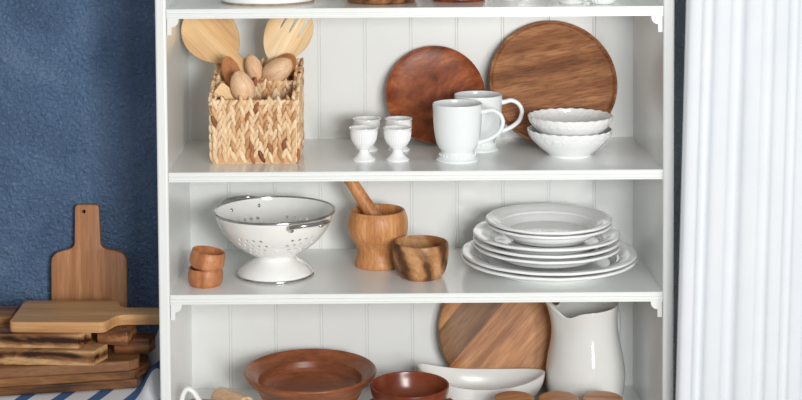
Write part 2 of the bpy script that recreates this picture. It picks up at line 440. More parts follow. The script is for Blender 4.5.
def relief(r, z, a):
    s = 0
    if .022 < z < .042 and r > .05:
        w = math.sin(PI*(z-.022)/.02)
        s = w*.0016*noise.noise((math.cos(a)*13, math.sin(a)*13, z*300)) + w*.0007*math.sin(a*44)*math.sin(z*700)
    return r+s, z
def scallop_bowl(loc, label, rotz, parent=None):
    def fn(r, z, a):
        r, z = relief(r, z, a)
        if z > .034: k = (z-.034)/.01; z += .0006*k*math.cos(a*24); r += .0005*k*math.cos(a*24)
        return r, z
    o = obj('scalloped_bowl', lathe(spline([(0,.003),(.033,.002,1),(.0345,0,1),(.037,0,1),(.038,.003),(.05,.0125),(.062,.024),(.0695,.035),(.0718,.0425),(.0712,.0442),(.0692,.0435),(.0668,.035),(.058,.0235),(.044,.012),(.025,.0065),(0,.006)], 6), 180, fn), 'porcelain', loc=loc, rot=(0,0,rotz))
    return tag(o, label, 'bowl', 'white scalloped bowls')
b0 = scallop_bowl((.2655,.131,ZB), 'lower of two stacked scalloped white bowls, resting on the shelf', 0)
c = copy_tree(b0, (.2665,.131,ZB+.0232), 'upper of two stacked scalloped white bowls, in front of the brown platter', rotz=R(7))

def leaning(name, prof, mat, x, r, th, zs, ratio, label, cat, roll=0, back=BACK, seg=96):
    t = math.asin(ratio)
    cy = back-.0008-(r*math.sin(t)+th*math.cos(t)); cz = zs+r*math.cos(t)+th*math.sin(t)
    o = obj(name, lathe(prof, seg), mat, loc=(x, cy, cz))
    o.rotation_euler = (Matrix.Rotation(PI/2-t, 3, 'X') @ Matrix.Rotation(roll, 3, 'Z')).to_euler()
    return tag(o, label, cat)
# lathe with front face at z=0, back at -th; the rim is the outermost ring at the back
leaning('wooden_dish', spline([(0,-.018),(.055,-.018,1),(.062,-.0175),(.078,-.009),(.087,-.001),(.0872,.0012),(.0855,.0018),(.082,-.0004),(.070,-.0045),(.05,-.0075),(.03,-.0085),(0,-.0088)], 6),
        'red_wood', .0425, .0872, .014, ZB, .35, 'dark red figured wooden dish leaning behind the egg cups and mugs', 'dish')
leaning('wooden_platter', spline([(0,-.014),(.098,-.014,1),(.106,-.012),(.1125,-.003),(.1128,.0005),(.1112,.0016),(.1092,.0006),(.106,-.003),(.1,-.0045),(.05,-.005),(0,-.005)], 6),
        'oak_platter', .2500, .1114, .013, ZB, .38, 'large round brown platter leaning behind the scalloped bowls', 'platter')

# ------------------------------------------------------------------ wicker basket with utensils
BW, BD, BH = .138, .112, .101
basket = empty('wicker_basket', (-.2645, .128, ZB), 'woven wicker caddy full of wooden spoons, lower at the front', 'basket', rot=(0,0,R(-1)))
def lobe(bm, c, w, t, h, m):
    sphere(bm, c, 1, 8, 6, (w, t, h), m)
def weave(x0, x1, y, z0, ztop, axis, outward, thick=.0035):
    """a wall slab with braided leaf-shaped strands; axis 'x' wall runs along x at depth y, axis 'y' runs along y at x=y"""
    bm = BM(); n = max(1, round((x1-x0)/.0162)); pw = (x1-x0)/n
    topf = ztop if callable(ztop) else (lambda u: ztop)
    def place(u, off, z): return Vector((u, y+off, z)) if axis == 'x' else Vector((y+off, u, z))
    sl = [place(x0, -thick/2, z0), place(x1, -thick/2, z0), place(x1, -thick/2, topf(x1)), place(x0, -thick/2, topf(x0))]
    s2 = [p + (Vector((0,thick,0)) if axis == 'x' else Vector((thick,0,0))) for p in sl]
    A = [bm.verts.new(p) for p in sl]; B = [bm.verts.new(p) for p in s2]
    bm.faces.new(A); bm.faces.new(B[::-1])
    for i in range(4): bm.faces.new((A[i], B[i], B[(i+1) % 4], A[(i+1) % 4]))
    for side in outward:
        for i in range(n):
            for hs in (-1, 1):
                u = x0+(i+.5)*pw+hs*pw*.235; z = z0+.004+(.006 if hs > 0 else 0)+random.uniform(0,.003)
                while z < topf(u)-.002:
                    ang = hs*R(19+random.uniform(-8, 8))
                    rm = Matrix.Rotation(ang, 4, 'Y') if axis == 'x' else Matrix.Rotation(-ang, 4, 'X')
                    wv, tv, hv = pw*.27*random.uniform(.85,1.12), .0036*random.uniform(.8,1.25), .0125*random.uniform(.92,1.1)
                    cpos = place(u+random.uniform(-.0006,.0006), side*(thick/2+.0008+random.uniform(0,.0008)), z+.004)
                    tilt = Matrix.Rotation(R(-side*10), 4, 'X') if axis == 'x' else Matrix.Rotation(R(side*10), 4, 'Y')
                    sc3 = (wv, tv, hv) if axis == 'x' else (tv, wv, hv)
                    sphere(bm, cpos, 1, 8, 6, sc3, tilt @ rm)
                    z += .0150*random.uniform(.94, 1.06)
    return bm
HB = .152; HD = .124
sidetop = lambda u: BH + (HB-BH)*min(1, max(0, (u+BD/2)/(BD)))**.8
obj('front_wall', weave(-BW/2, BW/2, -BD/2, 0.002, BH, 'x', (-1, 1)), 'wicker', basket)
obj('back_wall', weave(-BW/2, BW/2, BD/2, 0.002, HB, 'x', (-1, 1)), 'wicker', basket)
obj('divider', weave(-BW/2+.004, BW/2-.004, .006, 0.002, HD, 'x', (-1, 1)), 'wicker', basket)
for s in (-1, 1): obj('side_wall', weave(-BD/2, BD/2, s*BW/2, 0.002, sidetop, 'y', (-1, 1)), 'wicker', basket)
obj('basket_base', bx(-BW/2, BW/2, -BD/2, BD/2, 0, .004), 'wicker', basket, smooth=False)
def braid(pts, r=.0048, step=.0072):
    bm = BM(); P = [Vector(p) for p in pts]
    for a, b in zip(P, P[1:]):
        d = b-a; L = d.length; n = max(1, int(L/step)); dn = d.normalized()
        for i in range(n+1):
            for s in (-1, 1):
                q = Vector((0,0,1)).rotation_difference(dn).to_matrix().to_4x4()
                w = Matrix.Rotation(s*R(32), 4, dn.cross(Vector((0,0,1))).normalized() if abs(dn.z) < .9 else 'X')
                off = Vector((0,0,1))*s*.0012 + dn.cross(Vector((0,0,1)))*s*.0022
                sphere(bm, a+dn*(i*L/n)+off, 1, 8, 6, (r*.85, r*.7, .0078), w @ q)
    return bm
cr = [(-BW/2,-BD/2,BH), (BW/2,-BD/2,BH)]
obj('rim', braid([(-BW/2,BD/2,HB)]+[(-BW/2, u, sidetop(u)) for u in (.03,0,-.03)]+cr+[(BW/2, u, sidetop(u)) for u in (-.03,0,.03)]+[(BW/2,BD/2,HB), (-BW/2,BD/2,HB)]), 'wicker', basket)
obj('divider_rim', braid([(-BW/2+.006,.006,HD), (BW/2-.006,.006,HD)], .004), 'wicker', basket)

def spoon_bm(a, b, depth, L, hr=.0045, fwd=.0):
    """spoon: hollow head at the origin facing -Y, handle along -Z"""
    bm = BM(); N, Mr = 28, 9; top, bot = [], []
    for ring in range(Mr+1):
        rho = ring/Mr
        tr, br = [], []
        for i in range(N):
            an = 2*PI*i/N
            x, z = a*rho*math.cos(an), b*rho*math.sin(an)
            x *= 1-.12*(math.sin(an)*rho)
            yc = depth*(1-rho**2.2)
            tr.append((x, yc*.8, z)); br.append((x, yc+.003*(1-rho**6)+.0012, z))
        top.append(tr); bot.append(br)
    def skin(rows):
        c = bm.verts.new(rows[0][0]); R_ = [[c]]
        for row in rows[1:]: R_.append([bm.verts.new(p) for p in row])
        for i in range(N): bm.faces.new((c, R_[1][i], R_[1][(i+1) % N]))
        for q, w in zip(R_[1:], R_[2:]):
            for i in range(N): bm.faces.new((q[i], w[i], w[(i+1) % N], q[(i+1) % N]))
        return R_[-1]
    e1, e2 = skin(top), skin(bot)
    for i in range(N): bm.faces.new((e1[i], e1[(i+1) % N], e2[(i+1) % N], e2[i]))
    path = [(0, .002+depth*.1, -b*.86), (0, .002, -b-.012), (0, .002, -b-.05), (0, .002, -L)]
    tube(path, [.0065, .0052, hr, hr*1.1], 12, bm)
    return bm

# utensils: world position of the head, lean in the picture plane, lean back, twist
def utensil(name, bm, mat, loc, lean, back, twist, label, cat, bevel=0):
    o = obj(name, bm, mat, loc=loc, bevel=bevel)
    o.rotation_euler = (Matrix.Rotation(lean, 3, 'Y') @ Matrix.Rotation(back, 3, 'X') @ Matrix.Rotation(twist, 3, 'Z')).to_euler()
    return tag(o, label, cat)
def head_outline(w, h, neck, L, slots=0, n=44):
    """flat utensil outline in XZ: rounded head round the origin, neck, straight handle down to -L"""
    pts = []
    a0 = math.asin(min(.99, neck/w/.84))
    for i in range(n+1):
        an = -PI/2 + a0 + (2*PI-2*a0)*i/n
        sn = math.sin(an)
        x, z = w*math.cos(an), h*sn
        if sn < 0: z *= 1.22; x *= 1-.16*sn*sn
        pts.append((x, z))
    if slots:
        # cut notches from the top
        res = []; cuts = [(-.40,.085), (.02,.085), (.44,.085)]
        for (x, z) in pts:
            res.append((x, z))
        seq = []; done = set()
        for i, (x, z) in enumerate(res):
            if z > 0:
                hit = None
                for ci, (cx, cw) in enumerate(cuts):
                    if abs(x/w-cx) < cw: hit = ci
                if hit is not None:
                    if hit not in done:
                        done.add(hit); cx, cw = cuts[hit]
                        zt = lambda q: h*math.sqrt(max(0, 1-q*q))
                        seq += [((cx+cw)*w, zt(cx+cw)), ((cx+cw*.4)*w, .08*h), (cx*w, -.02*h), ((cx-cw*.4)*w, .08*h), ((cx-cw)*w, zt(cx-cw))]
                    continue
            seq.append((x, z))
        pts = seq
    hw = neck
    h *= 1.22
    pts += [(-hw*.9, -h-.018), (-hw*.85, -L), (hw*.85, -L), (hw*.9, -h-.018)]
    return pts
utensil('wooden_spatula', prism(head_outline(.0465, .050, .0105, .165), -.003, .003), 'bamboo', (-.3480,.164,ZB+.2080), R(-44), R(0), 0, 'large bamboo turner with a solid round head in the wicker basket', 'spatula', .0012)
utensil('wooden_fork', prism(head_outline(.040, .0485, .0085, .18, 3), -.003, .003), 'bamboo', (-.2120,.172,ZB+.2080), R(30), R(0), 0, 'bamboo salad fork with a notched head in the wicker basket', 'salad fork', .001)
utensil('wooden_spoon', spoon_bm(.0200, .0285, .012, .12), 'spoon_pale', (-.2855,.083,ZB+.1265), R(-17), R(8), PI, 'pale wooden spoon in the front of the wicker basket, its rounded back showing', 'spoon')
utensil('wooden_spoon', spoon_bm(.0175, .028, .012, .14), 'spoon_red', (-.3060,.113,ZB+.148), R(-22), R(4), R(40), 'reddish wooden spoon in the wicker basket with its dark hollow turned outward', 'spoon')
utensil('wooden_spoon', spoon_bm(.0150, .0245, .010, .13), 'spoon_pale', (-.2715,.150,ZB+.149), R(-16), R(0), PI*.95, 'narrow pale wooden spoon standing upright between the bamboo turner and the salad fork', 'spoon')
utensil('wooden_spoon', spoon_bm(.0205, .0290, .013, .125), 'spoon_pale', (-.2300,.140,ZB+.1455), R(54), R(6), PI, 'broad pale wooden spoon in the wicker basket, back turned up below the salad fork', 'spoon')
utensil('wooden_spoon', spoon_bm(.0190, .0270, .012, .13), 'spoon_red', (-.2210,.157,ZB+.1500), R(46), R(4), PI*.94, 'darker wooden spoon half hidden behind the broad pale one in the basket', 'spoon')
utensil('wooden_scraper', prism(round_poly([(-.013,.022),(.013,.022),(.009,-.03),(.005,-.09),(-.005,-.09),(-.009,-.03)], .006), -.0025, .0025), 'bamboo', (-.3105,.090,ZB+.112), R(-52), R(10), 0, 'flat pale wooden scraper lying low in the front of the wicker basket', 'scraper', .001)

# ------------------------------------------------------------------ middle shelf
def little_cup(name='wooden_cup'):
    return obj(name, lathe(spline([(0,0),(.024,0,1),(.0262,.0025),(.0288,.008),(.0292,.018),(.0278,.026),(.0276,.0285,1),(.0262,.0295,1),(.0248,.0285,1),(.0252,.018),(.022,.008),(0,.0055)], 6)), 'cup_wood')
c0 = little_cup(); c0.location = (-.3485,.062,ZC)
tag(c0, 'lower of two stacked small wooden cups beside the colander', 'cup', 'small turned wooden cups')
c1 = copy_tree(c0, (-.3460,.062,ZC+.0275), 'upper small wooden cup tilted on top of another beside the colander')
c1.rotation_euler = (R(5), R(-9), R(150)); c1.location = (-.3475,.062,ZC+.0285)

# colander ---------------------------------------------------------
col = empty('colander', (-.237,.125,ZC), 'white enamel colander with chrome rim, handles and a flared foot', 'colander', rot=(0,0,0))
def colander_body():
    prof = spline([(0,.0315),(.02,.032),(.036,.035),(.055,.0445),(.075,.0605),(.09,.0795),(.099,.1),(.1015,.109,1),(.0998,.1092,1),(.0972,.1005),(.088,.0805),(.0735,.062),(.054,.0463),(.035,.037),(.018,.034),(0,.0335)], 5)
    bm = lathe(prof, 96); bmesh.ops.recalc_face_normals(bm, faces=bm.faces)
    me = bpy.data.meshes.new('bowl_shell'); bm.to_mesh(me); bm.free()
    body = bpy.data.objects.new('bowl_shell', me); COL.objects.link(body)
    cb = BM()
    for kc in range(6):
        base = R(-90-24+60*kc)
        for row, (n, rr, zz, slope) in enumerate(((4,.0875,.0765,.62),(5,.0800,.0672,.72),(4,.0718,.0585,.82),(3,.0630,.0513,.95))):
            for i in range(n):
                a = base+(i-(n-1)/2)*R(8.6)*(.083/rr)**.5
                p = Vector((rr*math.cos(a), rr*math.sin(a), zz))
                nrm = Vector((math.cos(a), math.sin(a), -slope)).normalized()
                ret = bmesh.ops.create_cone(cb, cap_ends=True, segments=10, radius1=.0031, radius2=.0031, depth=.014)
                q = Vector((0,0,1)).rotation_difference(nrm).to_matrix().to_4x4()
                bmesh.ops.transform(cb, matrix=Matrix.Translation(p) @ q, verts=ret['verts'])
    cm = bpy.data.meshes.new('cutter'); cb.to_mesh(cm); cb.free()
    co = bpy.data.objects.new('cutter', cm); COL.objects.link(co)
    md = body.modifiers.new('holes', 'BOOLEAN'); md.operation = 'DIFFERENCE'; md.object = co; md.solver = 'EXACT'
    dg = bpy.context.evaluated_depsgraph_get()
    nm = bpy.data.meshes.new_from_object(body.evaluated_get(dg))
    body.modifiers.clear(); body.data = nm
    bpy.data.objects.remove(co)
    nm.materials.clear(); nm.materials.append(M['enamel'])
    for p in nm.polygons: p.use_smooth = True
    nm.set_sharp_from_angle(angle=R(35))
    return body
cb_ = colander_body(); cb_.parent = col
def ring(r, z, t, n=96): return tube([(r*math.cos(2*PI*i/n), r*math.sin(2*PI*i/n), z) for i in range(n)], t, 10, closed=True)
obj('rim', ring(.1022,.1095,.0021), 'chrome', col, label='thin chrome rolled rim')
ft = obj('foot', lathe(spline([(.0335,.036),(.0335,.031),(.038,.0265),(.053,.0165),(.062,.0075),(.0645,.0025,1),(.0632,.0022,1),(.06,.007),(.051,.0155),(.036,.0252),(.0318,.0305),(.0318,.0355)], 6)), 'enamel', col)
obj('foot_rim', ring(.0645,.0021,.0021), 'chrome', ft, label='chrome ring under the foot')
for s in (0, 1):
    ca = R(-53)+s*PI
    pt = lambda da, rr, z: Vector((rr*math.cos(ca+da), rr*math.sin(ca+da), z))
    path = smooth_path([pt(R(-17),.0985,.0965), pt(R(-20),.107,.1015), pt(R(-18),.115,.1055), pt(R(-10),.122,.1080), pt(0,.1245,.1085), pt(R(10),.122,.1080), pt(R(18),.115,.1055), pt(R(20),.107,.1015), pt(R(17),.0985,.0965)], 6)
    n = len(path); rad = [.0033]*n
    for e in range(4): rad[e] = rad[-1-e] = .0042-.0003*e
    h = obj('handle', tube(path, rad, 12), 'chrome', col, label='chrome loop handle')
    for da in (R(-17), R(17)):
        bm = BM(); sphere(bm, pt(da,.0965,.0965), .0036, 12, 8, (.8,.8,1))
        obj('rivet', bm, 'chrome', h)

mor = empty('mortar', (-.0612,.178,ZC), 'turned bamboo mortar with rounded bowl behind the streaky wooden bowl', 'mortar')
obj('mortar_bowl', lathe(spline([(0,0),(.0385,0,1),(.0405,.002),(.0405,.009),(.0375,.0185),(.0368,.028),(.0405,.039),(.049,.052),(.0522,.068),(.051,.084),(.0472,.0955),(.0455,.0972),(.0432,.0965),(.0415,.09),(.0395,.07),(.03,.048),(.015,.038),(0,.036)], 6)), 'bamboo_turned', mor)
p = empty('pestle', (-.0612,.178,ZC), 'bamboo pestle leaning in the mortar', 'pestle')
pts = [(-.0410,-.012,.056), (-.0420,-.009,.062), (-.044,-.006,.070)]
# from inside the bowl up to the far end behind the shelf edge above
A, B = Vector((.012,-.004,.055)), Vector((-.0640,.018,.172))
path = [A.lerp(B, t) for t in (0,.03,.1,.3,.5,.7,.85,.95,1)]
obj('pestle_shaft', tube(path, [.008,.0125,.015,.0135,.0118,.011,.0115,.0112,.008], 20), 'bamboo_turned', p)
tag(obj('olive_wood_bowl', lathe(spline([(0,0),(.0325,0,1),(.036,.003),(.0425,.014),(.0462,.030),(.0472,.046),(.0462,.0575),(.0448,.0595),(.0430,.0585),(.0425,.046),(.040,.028),(.03,.014),(0,.010)], 6)), 'olive_wood', loc=(.0105,.103,ZC), rot=(0,0,R(20))),
    'small streaky brown wooden bowl standing before the mortar', 'bowl')

# plates --------------------------------------------------------------
def plate(rad, h, deep, lobes, loc, rotz, label, base):
    def fn(r, z, a):
        k = max(0, (r-rad*.8)/(rad*.2))
        return r*(1+.0032*k*math.cos(a*lobes)+.0012*k*math.cos(a*lobes*2)), z+.0003*k*math.cos(a*lobes)
    f = rad
    o = obj('dinner_plate', lathe(spline([(0,.002),(base*.9,.002,1),(base*.93,0,1),(base,0,1),(base*1.03,.002),(f*.74,deep),(f*.9,h*.80),(f*.98,h-.0034),(f*.997,h-.0022),(f,h-.0004),(f*.992,h+.0012),(f*.972,h+.0014),(f*.89,h*.88+.0026),(f*.80,deep+.0052),(f*.765,deep+.0030),(f*.70,.0066),(f*.5,.0052),(0,.0048)], 5), 120, fn), 'porcelain', loc=loc, rot=(0,0,rotz))
    return tag(o, label, 'plate', 'stacked white plates')
px_, py_ = .232, .1425
p0 = plate(.1490,.0235,.011,14,(px_-.0015,py_-.001,ZC),0,'bottom plate of the white stack, one of the widest, on the shelf',.095)
copy_tree(p0, (px_-.001,py_-.001,ZC+.0085), 'second white plate from the bottom of the stack, widest size', rotz=R(9))
p1 = plate(.1255,.0210,.010,12,(px_-.004,py_+.003,ZC+.0225),R(5),'third white plate from the bottom, lowest of the middle sized ones',.082)
copy_tree(p1, (px_-.005,py_+.002,ZC+.0325), 'middle one of the middle sized white plates in the stack', rotz=R(19))
copy_tree(p1, (px_-.005,py_+.003,ZC+.0435), 'highest of the middle sized white plates, below the two small ones', rotz=R(34))
p2 = plate(.1072,.0260,.015,12,(px_-.001,py_+.002,ZC+.0545),R(12),'second white plate from the top of the stack, small and deep',.064)
copy_tree(p2, (px_-.001,py_+.002,ZC+.0620), 'topmost small deep white plate of the stack', rotz=R(25))

# ------------------------------------------------------------------ lowest visible shelf
cl = empty('clay_bowl', (-.1795,.150,ZD), 'wide brown clay bowl with a broad flaring rim', 'bowl')
obj('bowl_body', lathe(spline([(0,.003),(.055,.002,1),(.058,0,1),(.062,0,1),(.064,.004),(.075,.022),(.0875,.043),(.0905,.051),(.0945,.0555),(.1065,.0665),(.1130,.0755),(.1143,.0785),(.1130,.081),(.1100,.0808),(.1020,.0735),(.0925,.0675),(.0895,.0655,1),(.0870,.0560,1),(.080,.047),(.064,.040),(.03,.037),(0,.0365)], 6), 108,
    lambda r, z, a: (r+(.0006*math.cos(a*46+z*900) if .022 < z < .046 and r > .07 else 0), z)), 'clay', cl)
obj('foot_ring', lathe([(.0545,.004),(.0545,0),(.0625,0),(.0635,.004)]), 'clay', cl)
tag(obj('saucer', lathe(spline([(0,.002),(.045,.0015,1),(.047,0,1),(.05,0,1),(.056,.005),(.071,.0185),(.0785,.0305),(.0785,.0322),(.0768,.0325),(.067,.023),(.052,.0115),(.04,.0098),(0,.0096)], 6)), 'clay', loc=(-.0065,.1005,ZD)),
    'brown clay saucer under the small red-brown bowl', 'saucer')
tag(obj('small_clay_bowl', lathe(spline([(0,.002),(.029,.002,1),(.030,0,1),(.033,0,1),(.0345,.004),(.046,.014),(.058,.029),(.0652,.046),(.0668,.0575),(.0660,.0592),(.0640,.0585),(.0608,.046),(.0545,.030),(.042,.016),(.025,.0095),(0,.008)], 6)), 'red_clay', loc=(-.0095,.1005,ZD+.0120)),
    'small glossy red-brown bowl resting on a clay saucer', 'bowl')

def leaf_bowl():
    """long boat-shaped bowl with raised pointed ends"""
    bm = BM(); N, K = 72, 12; L, Wd = .1110, .0560
    def rim(a):
        c, s = math.cos(a), math.sin(a)
        x = L*math.copysign(abs(c)**.92, c); y = Wd*math.copysign(abs(s)**1.12, s)
        return x, y, .051+(.025 if c < 0 else .013)*abs(c)**2.2
    def layer(off, zb, flat):
        rows = []
        for kq in range(K+1):
            t = kq/K; row = []
            for i in range(N):
                a = 2*PI*i/N; x, y, z = rim(a)
                f = flat+(1-flat)*math.sin(t*PI/2)**.9
                row.append((x*f*(1-off/L*1.0), y*f*(1-off/Wd), zb+(z-zb)*(1-math.cos(t*PI/2))**.85 if t > 0 else zb))
            rows.append(row)
        return rows
    o_, i_ = layer(0, 0, .42), layer(.0035, .006, .40)
    Ro = [[bm.verts.new(p) for p in r] for r in o_]; Ri = [[bm.verts.new(p) for p in r] for r in i_]
    for Rr in (Ro, Ri):
        for q, w in zip(Rr, Rr[1:]):
            for i in range(N): bm.faces.new((q[i], q[(i+1) % N], w[(i+1) % N], w[i]))
        bm.faces.new(Rr[0])
    for i in range(N): bm.faces.new((Ro[-1][i], Ro[-1][(i+1) % N], Ri[-1][(i+1) % N], Ri[-1][i]))
    return bm
tag(obj('leaf_bowl', leaf_bowl(), 'matt_white', loc=(.1175,.183,ZD), rot=(0,0,R(-1)), sharp=60), 'long white boat-shaped bowl with upswept ends before the round board', 'bowl')

leaning('round_cutting_board', spline([(0,-.016),(.110,-.016,1),(.1135,-.0145),(.1148,-.011),(.1148,-.005),(.1138,-.0015),(.111,0,1),(0,0)], 4), 'stave_board', .1605, .1148, .016, ZD, .2,
        'round striped wooden cutting board leaning behind the white pitcher', 'cutting board')

pit = empty('pitcher', (.3005,.194,ZD), 'tall white ceramic pitcher with a pouring lip beneath the shelf', 'pitcher', rot=(0,0,0))
def pit_fn(r, z, a):
    # lip towards angle ~ 215 deg (front-left), dips in the rim beside it
    if z > .11:
        kz = min(1, (z-.11)/.066)**1.6
        da = (a-R(188)+PI) % (2*PI)-PI
        lip = math.exp(-(da/.42)**2)
        dip = math.exp(-((abs(da)-.72)/.36)**2)
        r *= 1+.24*lip*kz-.03*dip*kz
        z += kz*(.012*lip-.0105*dip+.003*math.cos(a-R(20)))
    return r, z
obj('pitcher_body', lathe(spline([(0,.003),(.054,.002,1),(.056,0,1),(.059,0,1),(.0612,.005),(.0665,.027),(.0693,.055),(.0670,.080),(.0625,.105),(.0578,.130),(.0558,.150),(.0565,.168),(.0578,.1785),(.0563,.1802),(.0543,.1785),(.0530,.168),(.0522,.150),(.0545,.128),(.059,.104),(.0635,.080),(.0655,.055),(.062,.018),(.03,.008),(0,.007)], 6), 120, pit_fn), 'grey_porcelain', pit)
ha = R(44)
hp = lambda r, z: (r*math.cos(ha), r*math.sin(ha), z)
obj('handle', tube(smooth_path([hp(.054,.164), hp(.063,.167), hp(.078,.162), hp(.087,.146), hp(.089,.118), hp(.083,.090), hp(.075,.072), hp(.0660,.064)], 7), .0058, 14, flat=1.35), 'grey_porcelain', pit)

def jar(loc, label, rotz):
    t = empty('wooden_jar', loc, label, 'jar', 'small round wooden jars', (0,0,rotz))
    obj('jar_body', lathe(spline([(0,0),(.029,0,1),(.0312,.002),(.0318,.02),(.0318,.046),(.031,.052,1),(.0285,.052,1),(.0285,.02),(.02,.006),(0,.006)])), 'cup_wood', t)
    obj('jar_lid', lathe(spline([(0,.0525),(.031,.0525,1),(.0332,.054),(.0336,.058),(.0330,.0648),(.0312,.0662,1),(0,.0666)])), 'lid_wood', t)
    return t
j0 = jar((.1625,.047,ZD), 'flat-lidded wooden jar in the shelf-edge row, below the white boat bowl', 0)
copy_tree(j0, (.2365,.045,ZD), 'flat-lidded wooden jar in the middle of the row before the pitcher', rotz=R(14))
copy_tree(j0, (.3085,.044,ZD), 'flat-lidded wooden jar in the row, nearest the side panel', rotz=R(-20))

# wooden pieces and white handled cup at the far end of that shelf
hc = empty('handled_cup', (-.371,.052,ZD), 'white cup with a tall loop handle standing before the wooden scoops', 'cup')
obj('cup_body', lathe(spline([(0,.002),(.016,.002,1),(.017,0,1),(.0195,0,1),(.0225,.01),(.0242,.028),(.0245,.04,1),(.0228,.04,1),(.0225,.028),(.019,.008),(0,.005)])), 'porcelain', hc)
obj('handle', tube(smooth_path([(-.0215,0,.030),(-.0195,-.001,.045),(-.0165,-.002,.070),(-.0085,-.003,.0835),(.0015,-.003,.0790),(.0120,-.002,.062),(.0215,-.001,.0450),(.0235,0,.030)], 7), .0044, 12, flat=1.3), 'porcelain', hc)
def lying_cup(name, L, r0, r1, loc, rot, mat, label, cat):
    prof = spline([(0,0),(r0*.86,0,1),(r0,.004),((r0+r1)/2*1.04,L*.5),(r1,L-.003),(r1*.97,L,1),(r1*.72,L,1),(r1*.68,L-.012),(r1*.5,L*.6),(0,L*.55)])
    o = obj(name, lathe(prof), mat, loc=loc, rot=rot); return tag(o, label, cat)
lying_cup('wooden_beaker', .080, .0190, .0172, (-.3400,.186,ZD+.0200), (R(86),0,R(40)), 'spoon_pale', 'pale wooden beaker lying on its side next to the clay bowl', 'beaker')
lying_cup('wooden_beaker', .056, .0200, .0185, (-.3850,.122,ZD+.0203), (R(88),0,R(80)), 'spoon_red', 'brown wooden beaker lying behind the white loop handle', 'beaker')

# ------------------------------------------------------------------ side table with striped cloth and boards
tb = empty('side_table', (-.86,0,0), 'wooden side table beside the shelving unit under a striped cloth', 'table')
obj('tabletop', bx(-.44,.432,-.28,.29,TABLE-.03,TABLE), 'table', tb, bevel=.003)
for sx_ in (-1, 1):
    for y in (-.24,.25): obj('leg', bx(sx_*.39-.022,sx_*.39+.022,y-.022,y+.022,0,TABLE-.03), 'table', tb, bevel=.003)
def cloth():
    bm = BM(); nx, ny = 150, 100; x0, x1, y0, y1 = -1.2, -.425, -.27, .288; G = []
    def hz(x, y):
        h = .0045+.0018*noise.noise((x*11, y*11, 3))
        h += .052*math.exp(-((x+.449)/.020)**2-((y-.235)/.040)**2)*(1+.3*noise.noise((x*60, y*60, 1)))
        h += .030*math.exp(-((x+.445)/.016)**2-((y-.12)/.07)**2)
        return TABLE+max(.002, h)
    for t in (0, 1):
        G.append([[bm.verts.new((x0+(x1-x0)*i/nx, y0+(y1-y0)*j/ny, hz(x0+(x1-x0)*i/nx, y0+(y1-y0)*j/ny)-(.0014 if t else 0))) for j in range(ny+1)] for i in range(nx+1)])
    for t in (0, 1):
        for i in range(nx):
            for j in range(ny): bm.faces.new((G[t][i][j], G[t][i+1][j], G[t][i+1][j+1], G[t][i][j+1]))
    for i in range(nx):
        bm.faces.new((G[0][i][0], G[0][i+1][0], G[1][i+1][0], G[1][i][0])); bm.faces.new((G[0][i][ny], G[0][i+1][ny], G[1][i+1][ny], G[1][i][ny]))
    for j in range(ny):
        bm.faces.new((G[0][0][j], G[0][0][j+1], G[1][0][j+1], G[1][0][j])); bm.faces.new((G[0][nx][j], G[0][nx][j+1], G[1][nx][j+1], G[1][nx][j]))
    return bm
tag(obj('tablecloth', cloth(), 'cotton'), 'blue and white striped cloth spread under the stacked boards', 'tablecloth')

def slab(name, pts, z0, z1, mat, label, bev=.0025, rr=.004, hole=None):
    """a board lying flat: outline in world XY; origin moved to its middle"""
    cx = sum(p[0] for p in pts)/len(pts); cy = sum(p[1] for p in pts)/len(pts)
    q = round_poly([(a-cx, b-cy) for a, b in pts], rr, 4)
    o = obj(name, prism(q, 0, z1-z0, 'xy'), mat, loc=(cx, cy, z0), bevel=bev)
    if hole: punch(o, hole[0]-cx, hole[1]-cy, hole[2], 'z')
    return tag(o, label, 'board')
def punch(o, a, b, r, axis):
    cb = BM(); bmesh.ops.create_cone(cb, cap_ends=True, segments=20, radius1=r, radius2=r, depth=.2)
    m = Matrix.Translation((a, b, 0)) if axis == 'z' else Matrix.Translation((a, 0, b)) @ Matrix.Rotation(PI/2, 4, 'X')
    bmesh.ops.transform(cb, matrix=m, verts=cb.verts)
    cm = bpy.data.meshes.new('cutter'); cb.to_mesh(cm); cb.free()
    co = bpy.data.objects.new('cutter', cm); COL.objects.link(co)
    if axis == 'y': co.matrix_world = Matrix()
    saved = o.matrix_basis.copy(); o.matrix_basis = Matrix(); mat = o.data.materials[0]
    bpy.context.view_layer.update()
    md = o.modifiers.new('hole', 'BOOLEAN'); md.operation = 'DIFFERENCE'; md.object = co; md.solver = 'EXACT'
    dg = bpy.context.evaluated_depsgraph_get()
    nm = bpy.data.meshes.new_from_object(o.evaluated_get(dg))
    o.modifiers.clear(); o.data = nm; bpy.data.objects.remove(co); o.matrix_basis = saved
    nm.materials.clear(); nm.materials.append(mat)
    for p_ in nm.polygons: p_.use_smooth = True
    nm.set_sharp_from_angle(angle=R(35))
slab('wooden_board', [(-.82,.036),(-.468,.094),(-.488,.222),(-.84,.164)], .8570, .8725, 'dark_board', 'bottom board of the stack lying on the striped cloth')
slab('wooden_board', [(-.82,.032),(-.473,.092),(-.452,.130),(-.47,.224),(-.84,.160)], .8727, .8878, 'dark_board', 'scorched brown board second from the bottom of the stack')
slab('wooden_board', [(-.82,.033),(-.482,.088),(-.467,.103),(-.482,.226),(-.84,.165)], .8880, .9048, 'dull_board', 'dull plain brown board third from the bottom of the stack')
slab('wooden_board', [(-.83,.080),(-.536,.064),(-.520,.104),(-.525,.115),(-.83,.130)], .9050, .9300, 'burnt', 'thick board with swirling burnt grain along its front edge', rr=.002)
slab('wooden_board', [(-.80,.090),(-.565,.076),(-.547,.102),(-.553,.135),(-.80,.145)], .9302, .9538, 'burnt', 'short thick board with a pale burnt-edged face directly below the paddle board', rr=.002)
